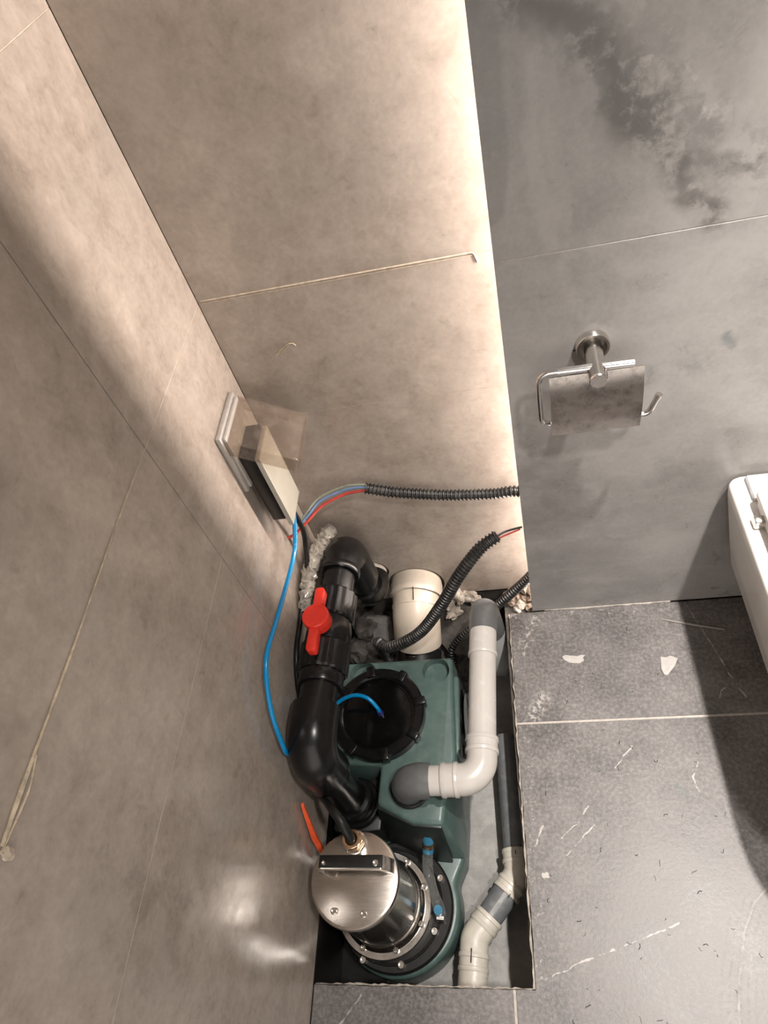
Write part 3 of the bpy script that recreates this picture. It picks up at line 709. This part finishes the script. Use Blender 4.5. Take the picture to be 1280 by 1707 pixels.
# ------------------------------------------------------------------ big inlet pipe from the wall
Ip = thing('inlet_pipe', 'wide cream white drain elbow coming out of the back wall into the tank', 'pipe', (-.294, .97, -.0))
ie = fillet([(-.294, .955, .066), (-.296, .900, .056), (-.302, .850, -.014)], .06, 10)
obj('socket', MB().tube([(-.294, .9895, .068), (-.294, .975, .067), (-.294, .973, .067), (-.294, .945, .0645), (-.2945, .943, .0640), (-.2945, .940, .0635)], [.066, .066, .0675, .0675, .066, .062], 44), M['pvccream'], Ip)
obj('elbow', MB().tube(ie, .0605, 44), M['pvccream'], Ip)
obj('rib', MB().tube([(-.2952, .915, .0575), (-.2954, .911, .0565)], .0620, 44), M['pvccream'], Ip)
hc = obj('hose_clamp', MB().tube([(-.3045, .801, -.056), (-.3042, .816, -.048)], .0625, 44), M['galv'], Ip)
obj('clamp_screw', MB().box((-.330, .800, .0), (-.306, .812, .010)), M['darksteel'], hc, bevel=.001)
obj('marker_line', MB().tube([(-.290, .930, .1305), (-.2905, .900, .1185)], .0014, 6), M['mark'], Ip)

# ------------------------------------------------------------------ corrugated conduits
def conduit(name, pts, r, label, mat=None):
    p = resample(smoothpath(pts, 16), .0021)
    pat = [1.0, 1.0, .76, .76]
    c = obj(name, MB().tube(p, [r*pat[i % 4] for i in range(len(p))], 18), mat or M['corr'], smooth=20)
    return tag(c, label, 'conduit', 'black corrugated conduits')
conduit('corrugated_conduit', [(-.326, .957, .487), (-.295, .957, .474), (-.264, .957, .462), (-.164, .957, .436), (-.063, .957, .423), (-.02, .957, .424), (.018, .957, .414)], .0125, 'black corrugated conduit running level across the back wall with coloured wires at its end')
conduit('corrugated_conduit', [(-.405, .862, -.10), (-.405, .850, -.01), (-.392, .826, .045), (-.355, .806, .058), (-.276, .808, .113), (-.207, .818, .213), (-.153, .838, .300), (-.100, .862, .359), (-.058, .880, .377)], .0145, 'black corrugated conduit arching up in front of the white inlet elbow')
conduit('corrugated_conduit', [(.020, .946, .145), (-.02, .942, .088), (-.082, .934, .018), (-.143, .922, -.042), (-.196, .904, -.085), (-.228, .882, -.118), (-.232, .860, -.165), (-.215, .845, -.205)], .0125, 'black corrugated conduit sloping behind the grey rubber elbow in the hole corner')
def wire(pts, r, m, label, group=None):
    return tag(obj('electric_wire', MB().tube(smoothpath(pts, 8), r, 10), m), label, 'wire', group)
wire([(-.32, .957, .490), (-.350, .955, .494), (-.378, .950, .494), (-.423, .930, .492), (-.447, .898, .488), (-.468, .874, .483)], .0026, M['wire_blue'], 'blue-grey wire leaving the level conduit towards the controller')
wire([(-.32, .955, .482), (-.350, .952, .484), (-.377, .947, .484), (-.421, .926, .481), (-.450, .890, .478), (-.4735, .862, .476), (-.492, .852, .474)], .0030, M['wire_red'], 'red wire leaving the level conduit towards the left wall')
wire([(-.32, .959, .495), (-.350, .958, .500), (-.378, .954, .501), (-.424, .935, .498), (-.447, .905, .494), (-.462, .885, .488)], .0022, M['wire_green'], 'thin green-grey wire leaving the level conduit')
wire([(-.068, .876, .373), (-.045, .888, .375), (-.022, .898, .370), (-.008, .9035, .366)], .0024, M['wire_dark'], 'dark wire poking out of the arching conduit')
wire([(-.068, .874, .369), (-.045, .885, .367), (-.025, .895, .364), (-.012, .9005, .363)], .0020, M['wire_red'], 'short red wire poking out of the arching conduit')

# ------------------------------------------------------------------ blue air tube
c = obj('air_tube', MB().tube(smoothpath([(-.450, .862, .568), (-.458, .835, .520), (-.464, .786, .492), (-.474, .645, .500), (-.4785, .555, .508), (-.4795, .487, .455), (-.4795, .450, .375), (-.486, .452, .320), (-.4925, .50, .22), (-.4935, .57, .12), (-.490, .625, .085), (-.470, .655, .088), (-.430, .664, .100), (-.398, .656, .098), (-.379, .640, .083), (-.376, .636, ZT+.024)], 10), .0046, 12), M['blue'])
tag(c, 'bright blue air tube looping from the controller to the black tank lid', 'tube')

# clear hose between plate and motor flange
Hs = thing('drain_hose', 'clear plastic hose with blue fittings beside the steel motor', 'hose', (-.28, .33, -.12))
hp = smoothpath([(-.275, .391, -.018), (-.279, .373, -.045), (-.2835, .352, -.062), (-.2835, .325, -.072), (-.274, .288, -.080), (-.264, .266, -.086), (-.262, .252, -.100)], 8)
obj('hose', MB().tube(hp, .0115, 18), M['hose'], Hs)
obj('upper_fitting', MB().tube(hp[0:6], .0128, 18), M['bluefit'], Hs)
obj('spigot', MB().tube([hp[0]+Vector((.0, .016, .008)), hp[0]], .0115, 18), M['bluefit'], Hs)
obj('middle_fitting', MB().tube(hp[9:13], .0124, 18), M['bluefit'], Hs)
obj('clamp', MB().tube(hp[6:9], .0142, 18), M['brass'], Hs)
obj('lower_fitting', MB().tube([(-.2635, .258, -.110), (-.2625, .255, -.072)], .0095, 18), M['bluefit'], Hs)
obj('lower_clamp', MB().tube([(-.2700, .246, -.100), (-.2550, .2450, -.102)], .009, 14), M['bright'], Hs)

# ------------------------------------------------------------------ crinkled film by the corner
pth = resample(smoothpath([(-.440, .955, .360), (-.455, .920, .362), (-.468, .868, .374), (-.475, .822, .370), (-.478, .778, .362), (-.478, .752, .345)], 10), .004)
mb = MB().tube(pth, [.0150+.0055*noise.noise(Vector((i*.61, 2, 7)))-.004*max(0, (i/len(pth)-.7)) for i in range(len(pth))], 28)
for v in mb.v:
    q = v*95; dv = Vector((noise.noise(q), noise.noise(q+Vector((9, 3, 1))), noise.noise(q+Vector((2, 7, 5)))))*.0075
    q = v*260; dv += Vector((noise.noise(q), noise.noise(q+Vector((9, 3, 1))), noise.noise(q+Vector((2, 7, 5)))))*.003
    v += dv; v.x = max(v.x, XL+.001)
c = obj('plastic_film_wrap', mb, M['film'], smooth=0)
tag(c, 'crinkled clear plastic film bunched behind the black pipe at the wall corner', 'plastic film')

# ------------------------------------------------------------------ socket box with lifted clear cover, controller below
S = thing('socket_box', 'grey wall socket with lifted clear splash cover on the left wall', 'socket', (XL, .865, .68))
pl = obj('back_plate', MB().box((XL, .806, .680), (XL+.010, .930, .818)), M['greyplate'], S, bevel=.003)
obj('plate_frame', MB().box((XL+.0095, .812, .686), (XL+.0165, .924, .812)), M['greyplate'], pl, bevel=.003)
hinge = Vector((XL+.014, 0, .806)); od = Vector((.112, 0, -.066)); L = od.length; od.normalize(); dn = Vector((-.035, 0, -.060)).normalized()
def trayp(u, y, w): p = hinge+od*u+dn*w; return (p.x, y, p.z)
def slab(u0, u1, y0, y1, w0, w1):
    return MB().loft([trayp(u0, y0, w0), trayp(u1, y0, w0), trayp(u1, y1, w0), trayp(u0, y1, w0)], [trayp(u0, y0, w1), trayp(u1, y0, w1), trayp(u1, y1, w1), trayp(u0, y1, w1)])
cv = MB(); th = .0022; d_ = .030; y0, y1 = .810, .930
outl = [(0, y0), (L*.97, y0), (L, y0+.004), (L, y1-.004), (L*.97, y1), (0, y1)]
outer = outl; inner = [(th, y0+th), (L*.965, y0+th), (L-th, y0+.0055), (L-th, y1-.0055), (L*.965, y1-th), (th, y1-th)]
n_ = len(outer)
vv = [trayp(u, y, 0) for u, y in outer]+[trayp(u, y, d_) for u, y in outer]+[trayp(u, y, d_) for u, y in inner]+[trayp(u, y, th) for u, y in inner]
ff = [tuple(range(n_))]
for i in range(n_):
    j = (i+1) % n_
    ff += [(i, j, n_+j, n_+i), (n_+i, n_+j, 2*n_+j, 2*n_+i), (2*n_+i, 2*n_+j, 3*n_+j, 3*n_+i)]
ff.append(tuple(3*n_+i for i in range(n_))[::-1])
obj('clear_cover', MB().add(vv, ff), M['clear'], S, bevel=.0015, bseg=2, label='clear dusty plastic splash cover')
obj('cover_rim', slab(L-.0005, L+.0022, y0+.003, y1-.003, -.001, d_+.002), M['clear'], S, bevel=.0006)
obj('socket_insert', MB().box((XL+.0165, .845, .700), (XL+.0172, .905, .775)), M['whitebox'], S, bevel=.002)
Ct = thing('pump_controller', 'black and off-white controller hanging below the wall socket', 'controller', (-.465, .85, .56))
obj('body', MB().box((-.4805, .818, .578), (-.4525, .898, .760)), M['black'], Ct, bevel=.002)
obj('front_cover', MB().box((-.4525, .815, .562), (-.4425, .900, .752)), M['whitebox'], Ct, bevel=.0015)

# ------------------------------------------------------------------ toilet paper holder
H = thing('toilet_paper_holder', 'chrome toilet paper holder with stained steel flap on the grey marble wall', 'paper holder', (.133, YP, .82))
obj('wall_flange', MB().lathe([(0, YP-.0005), (.0265, YP-.0005), (.0265, YP-.012), (.0255, YP-.0135), (.0215, YP-.0135), (.0215, YP-.004), (0, YP-.004)], (.134, 0, .821), 40, 'y'), M['bright'], H)
obj('post', MB().tube([(.134, YP-.004, .821), (.1315, .822, .8195)], .0140, 32), M['bright'], H)
obj('post_cap', MB().tube([(.1315, .8225, .8195), (.1314, .8195, .8195)], [.0140, .0125], 32), M['bright'], H)
hz_ = .8275; hy_ = .846
flap = MB(); nu = 14
pr_ = []
for k in range(nu+1):
    t_ = k/nu; z = hz_-.006-.128*t_; y = hy_-.006-.010*math.sin(PI*t_*.9)+.004*t_; pr_.append((y, z))
vv = []; 
for (y, z) in pr_: vv += [(.0595, y, z), (.2015, y, z-.001)]
for (y, z) in pr_: vv += [(.0595, y+.0012, z), (.2015, y+.0012, z-.001)]
o2 = 2*(nu+1); ff = []
for k in range(nu):
    a = 2*k; ff += [(a, a+1, a+3, a+2), (o2+a, o2+a+2, o2+a+3, o2+a+1), (a, a+2, o2+a+2, o2+a), (a+1, o2+a+1, o2+a+3, a+3)]
ff += [(0, o2, o2+1, 1), (2*nu, 2*nu+1, o2+2*nu+1, o2+2*nu)]
obj('flap', MB().add(vv, ff), M['plate'], H, label='stained steel flap')
obj('hinge_tube', MB().tube([(.0725, hy_, hz_), (.1870, hy_, hz_-.003)], .0062, 18), M['chrome'], H)
obj('roll_rod', MB().tube(fillet([(.0745, hy_, hz_), (.0440, hy_, hz_), (.0440, hy_, .7165), (.2150, hy_, .7135), (.2285, hy_, .750)], [.018, .018, .012], 8), .0048, 14), M['chrome'], H)
obj('rod_tip', MB().tube([(.2268, hy_, .7455), (.2292, hy_, .752)], .0056, 14), M['bright'], H)
obj('wall_scratch', MB().tube([(.104, YP-.0008, .812), (.162, YP-.0008, .818)], .0009, 6), M['mark'], H)

# ------------------------------------------------------------------ toilet
W = thing('toilet', 'white ceramic toilet at the right edge against the grey marble wall', 'toilet', (.58, .57, 0))
tx0, tx1, tyb, tyf = .386, .776, .907, .215
def dshape(ins, n=26, back=0.0, front=0.0, rc=.018):
    x0 = tx0+ins; x1 = tx1-ins; yb = tyb-back; cx_ = (x0+x1)/2; rx = (x1-x0)/2; yc = .43
    ry = yc-(tyf+front)
    pts = [(x1-rc+rc*math.cos(a), yb-rc+rc*math.sin(a)) for a in [PI/2*k/6 for k in range(7)]]
    pts += [(x0+rc-rc*math.sin(a), yb-rc+rc*math.cos(a)) for a in [PI/2*k/6 for k in range(7)]]
    for k in range(n+1):
        a = PI+PI*k/n; ca, sa = math.cos(a), math.sin(a)
        e = .82
        pts.append((cx_+rx*math.copysign(abs(ca)**e, ca), yc+ry*math.copysign(abs(sa)**e, sa)))
    return pts
secs = [(0.0, .125, .06, .13), (.05, .128, .06, .13), (.17, .120, .06, .12), (.215, .075, .055, .08), (.235, .032, .05, .035), (.25, .024, .045, .026), (.30, .018, .03, .02), (.425, .002, .004, .002), (.446, .0015, .001, .0015), (.452, .004, .002, .004), (.455, .009, .003, .009)]
vv = []; nn = None
for z, ins, bk, fr in secs:
    d = dshape(ins, back=bk, front=fr); nn = len(d); vv += [(x, y, z) for x, y in d]
ff = []
for i in range(len(secs)-1):
    for k in range(nn): ff.append((i*nn+k, i*nn+(k+1) % nn, (i+1)*nn+(k+1) % nn, (i+1)*nn+k))
ff += [tuple(range(nn))[::-1], tuple((len(secs)-1)*nn+k for k in range(nn))]
obj('bowl_body', MB().add(vv, ff), M['ceramic'], W, smooth=40)
def rslab(name, x0, x1, y0, y1, z0, z1, m, par, b=.006): return obj(name, MB().box((x0, y0, z0), (x1, y1, z1)), m, par, bevel=b, bseg=3)
tk = rslab('rear_cover', .417, .745, .842, .897, .452, .468, M['ceramicseat'], W, .003)
obj('cover_side_shade', MB().box((.4155, .843, .4545), (.4175, .896, .464)), M['sideshade'], tk, smooth=0)  # shaded left side of the cover, painted as a grey strip
sp_ = dshape(.030, front=.016, back=.075, rc=.012)
seat = obj('seat', MB().prism(sp_, .461, .479), M['ceramicseat'], W, bevel=.005, bseg=3)
obj('lid', MB().prism(dshape(.026, front=.012, back=.070, rc=.012), .482, .500), M['ceramicseat'], W, bevel=.006, bseg=3)
for x in (.409, .753):
    obj('hinge', MB().lathe([(0, x-.009), (.011, x-.009), (.012, x-.007), (.012, x+.007), (.011, x+.009), (0, x+.009)], (0, .786, .466), 20, 'x'), M['bright'], W)

# ------------------------------------------------------------------ rubble and odds and ends in the hole
def chunk(name, c, r, m, label, cat, group, sq=(1, 1, 1), seed=0, sub=2):
    bm = bmesh.new(); bmesh.ops.create_icosphere(bm, subdivisions=sub, radius=1)
    o = Vector((seed*3.1, seed*1.7, seed*.9))
    for v in bm.verts:
        f = 1+.55*noise.noise(v.co*1.6+o)+.25*noise.noise(v.co*4+o); v.co = Vector((v.co.x*sq[0], v.co.y*sq[1], v.co.z*sq[2]))*r*f
    q = Matrix.Rotation(seed*1.3, 3, 'Z') @ Matrix.Rotation(seed*.7, 3, 'X')
    for v in bm.verts: v.co = q @ v.co + Vector(c)
    return tag(obj(name, bm, m, smooth=0), label, cat, group)
k = 0
for x, y, z, r in ((-.040, .958, -.002, .018), (-.018, .950, .000, .016), (-.030, .936, -.004, .014), (-.008, .966, .012, .017), (-.052, .968, .004, .015), (-.022, .972, .020, .014), (-.055, .940, -.006, .011), (-.012, .928, -.004, .011), (-.044, .925, -.007, .009), (-.002, .945, .008, .012)):
    k += 1; chunk('rubble_piece', (x, y, z), r, M['brick'] if k % 3 else M['mortar'], 'broken brick and mortar chunk at the foot of the marble wall edge', 'rubble', 'brick rubble at the marble wall edge', (1.2, 1, .75), k)
for x, y, z, r in ((-.190, .965, .012, .020), (-.165, .968, .005, .018), (-.215, .962, -.004, .018), (-.150, .965, -.012, .016), (-.205, .945, -.03, .020)):
    k += 1; chunk('mortar_lump', (x, y, z), r, M['mortar'], 'crusty pale mortar lump beside the inlet elbow under the back wall', 'mortar', 'mortar lumps under the back wall', (1.3, .8, .7), k, 3)
for x, y, z, r in ((-.455, .93, -.04, .040), (-.480, .88, -.08, .040), (-.440, .86, -.12, .045), (-.470, .955, .02, .028), (-.48, .84, -.14, .035)):
    k += 1; chunk('concrete_chunk', (x, y, z), r, M['pitwall'], 'dark broken concrete chunk behind the tank by the left wall', 'rubble', 'concrete chunks behind the tank', (1, 1, .8), k, 3)
def slabpiece(name, c, w, h, t_, rot, m, label, seed):
    rnd = random.Random(seed); pts = []
    for a in range(9):
        th_ = 2*PI*a/9; e = .55
        ca, sa = math.cos(th_), math.sin(th_)
        pts.append((w/2*math.copysign(abs(ca)**e, ca)*rnd.uniform(.85, 1.1), h/2*math.copysign(abs(sa)**e, sa)*rnd.uniform(.85, 1.1)))
    mb = MB().prism(pts, -t_/2, t_/2); R = Matrix.Rotation(rot[2], 3, 'Z') @ Matrix.Rotation(rot[1], 3, 'Y') @ Matrix.Rotation(rot[0], 3, 'X')
    mb.v = [R @ v + Vector(c) for v in mb.v]
    return tag(obj(name, mb, m, smooth=0), label, 'rubble')
slabpiece('broken_slab', (-.415, .902, -.055), .085, .13, .012, (.95, .05, .1), M['greyslab'], 'grey broken slab leaning behind the tank left of the inlet elbow', 3)
slabpiece('broken_slab', (-.205, .915, -.075), .10, .14, .014, (.8, -.25, -.2), M['pitwall'], 'dark broken slab leaning behind the tank right of the inlet elbow', 5)
# mound of debris filling the back of the hole
nx, ny = 40, 16; vv = []; ff = []
for j in range(ny+1):
    for i in range(nx+1):
        x = -.507+(-.0755+.507)*i/nx; y = .80+.19*j/ny
        z = PIT-.002 if j == 0 else PIT+.03+.11*(j/ny)**1.3+.035*noise.noise(Vector((x*16, y*16, 3)))+.012*noise.noise(Vector((x*60, y*60, 8)))
        if x > -.16: z -= .07*min(1, (x+.16)/.05)
        vv.append((x, y, max(z, PIT-.002)))
for j in range(ny):
    for i in range(nx): a = j*(nx+1)+i; ff.append((a, a+1, a+nx+2, a+nx+1))
c = obj('debris_mound', MB().add(vv, ff), M['pitwall'], smooth=0, fix=False, kind='stuff'); tag(c, 'dark sand and broken concrete debris behind the tank', 'debris')

# ------------------------------------------------------------------ scraps on the floor
mb = MB(); rnd = random.Random(21)
for k in range(70):
    x = rnd.uniform(-.04, .34); y = rnd.uniform(.06, .60) if k % 4 else rnd.uniform(.64, .88); a = rnd.uniform(0, 2*PI); L_ = rnd.uniform(.003, .013); pp = [Vector((x, y, .0006))]
    for j in range(5):
        a += rnd.uniform(-1.1, 1.1); pp.append(pp[-1]+Vector((math.cos(a), math.sin(a), 0))*L_/5)
    mb.tube(pp, rnd.choice((.0003, .00042, .0006)), 4)
c = obj('floor_lint', mb, M['wire_dark'], smooth=0, kind='stuff'); tag(c, 'tiny dark fibres and grit scattered over the floor tiles', 'lint')
def scrap(name, outline, c, m, label, cat, h=.0012, curl=.0):
    mb = MB().prism([(c[0]+x, c[1]+y) for x, y in outline], .0003, h)
    for v in mb.v: v.z += curl*abs(v.x-c[0])
    return tag(obj(name, mb, m, smooth=0), label, cat)
scrap('paint_flake', [(-.026, .010), (-.018, .014), (-.004, .011), (.010, .009), (.020, .012), (.028, .011), (.022, .004), (.024, -.003), (.012, -.010), (.002, -.009), (-.010, -.007), (-.022, .001)], (.079, .770), M['chip'], 'white fish-shaped plaster flake lying on the dark floor tile', 'flake', .0015)
scrap('paint_flake', [(-.008, .022), (.004, .020), (.014, .023), (.028, .014), (.018, -.004), (.008, -.014), (-.002, -.024), (-.009, -.022), (-.012, -.008), (-.010, .006)], (.282, .742), M['chip'], 'white pointed paint flake lying nearer the toilet shadow', 'flake', .002, .12)
mb = MB().tube([(.296, .862, .0022), (.36, .842, .003), (.428, .8235, .0022)], [.0015, .0028, .0016], 6)
tag(obj('wood_sliver', mb, M['sliver'], smooth=0), 'thin grey wood sliver on the floor near the toilet', 'sliver')
scrap('plaster_blob', [(-.009, .002), (-.006, .005), (-.001, .0045), (.002, .007), (.006, .004), (.0055, .0), (.008, -.003), (.003, -.005), (.0, -.0035), (-.004, -.006), (-.008, -.003)], (-.033, .306), M['chip'], 'small pale plaster blob on the floor by the hole edge', 'plaster', .0018)
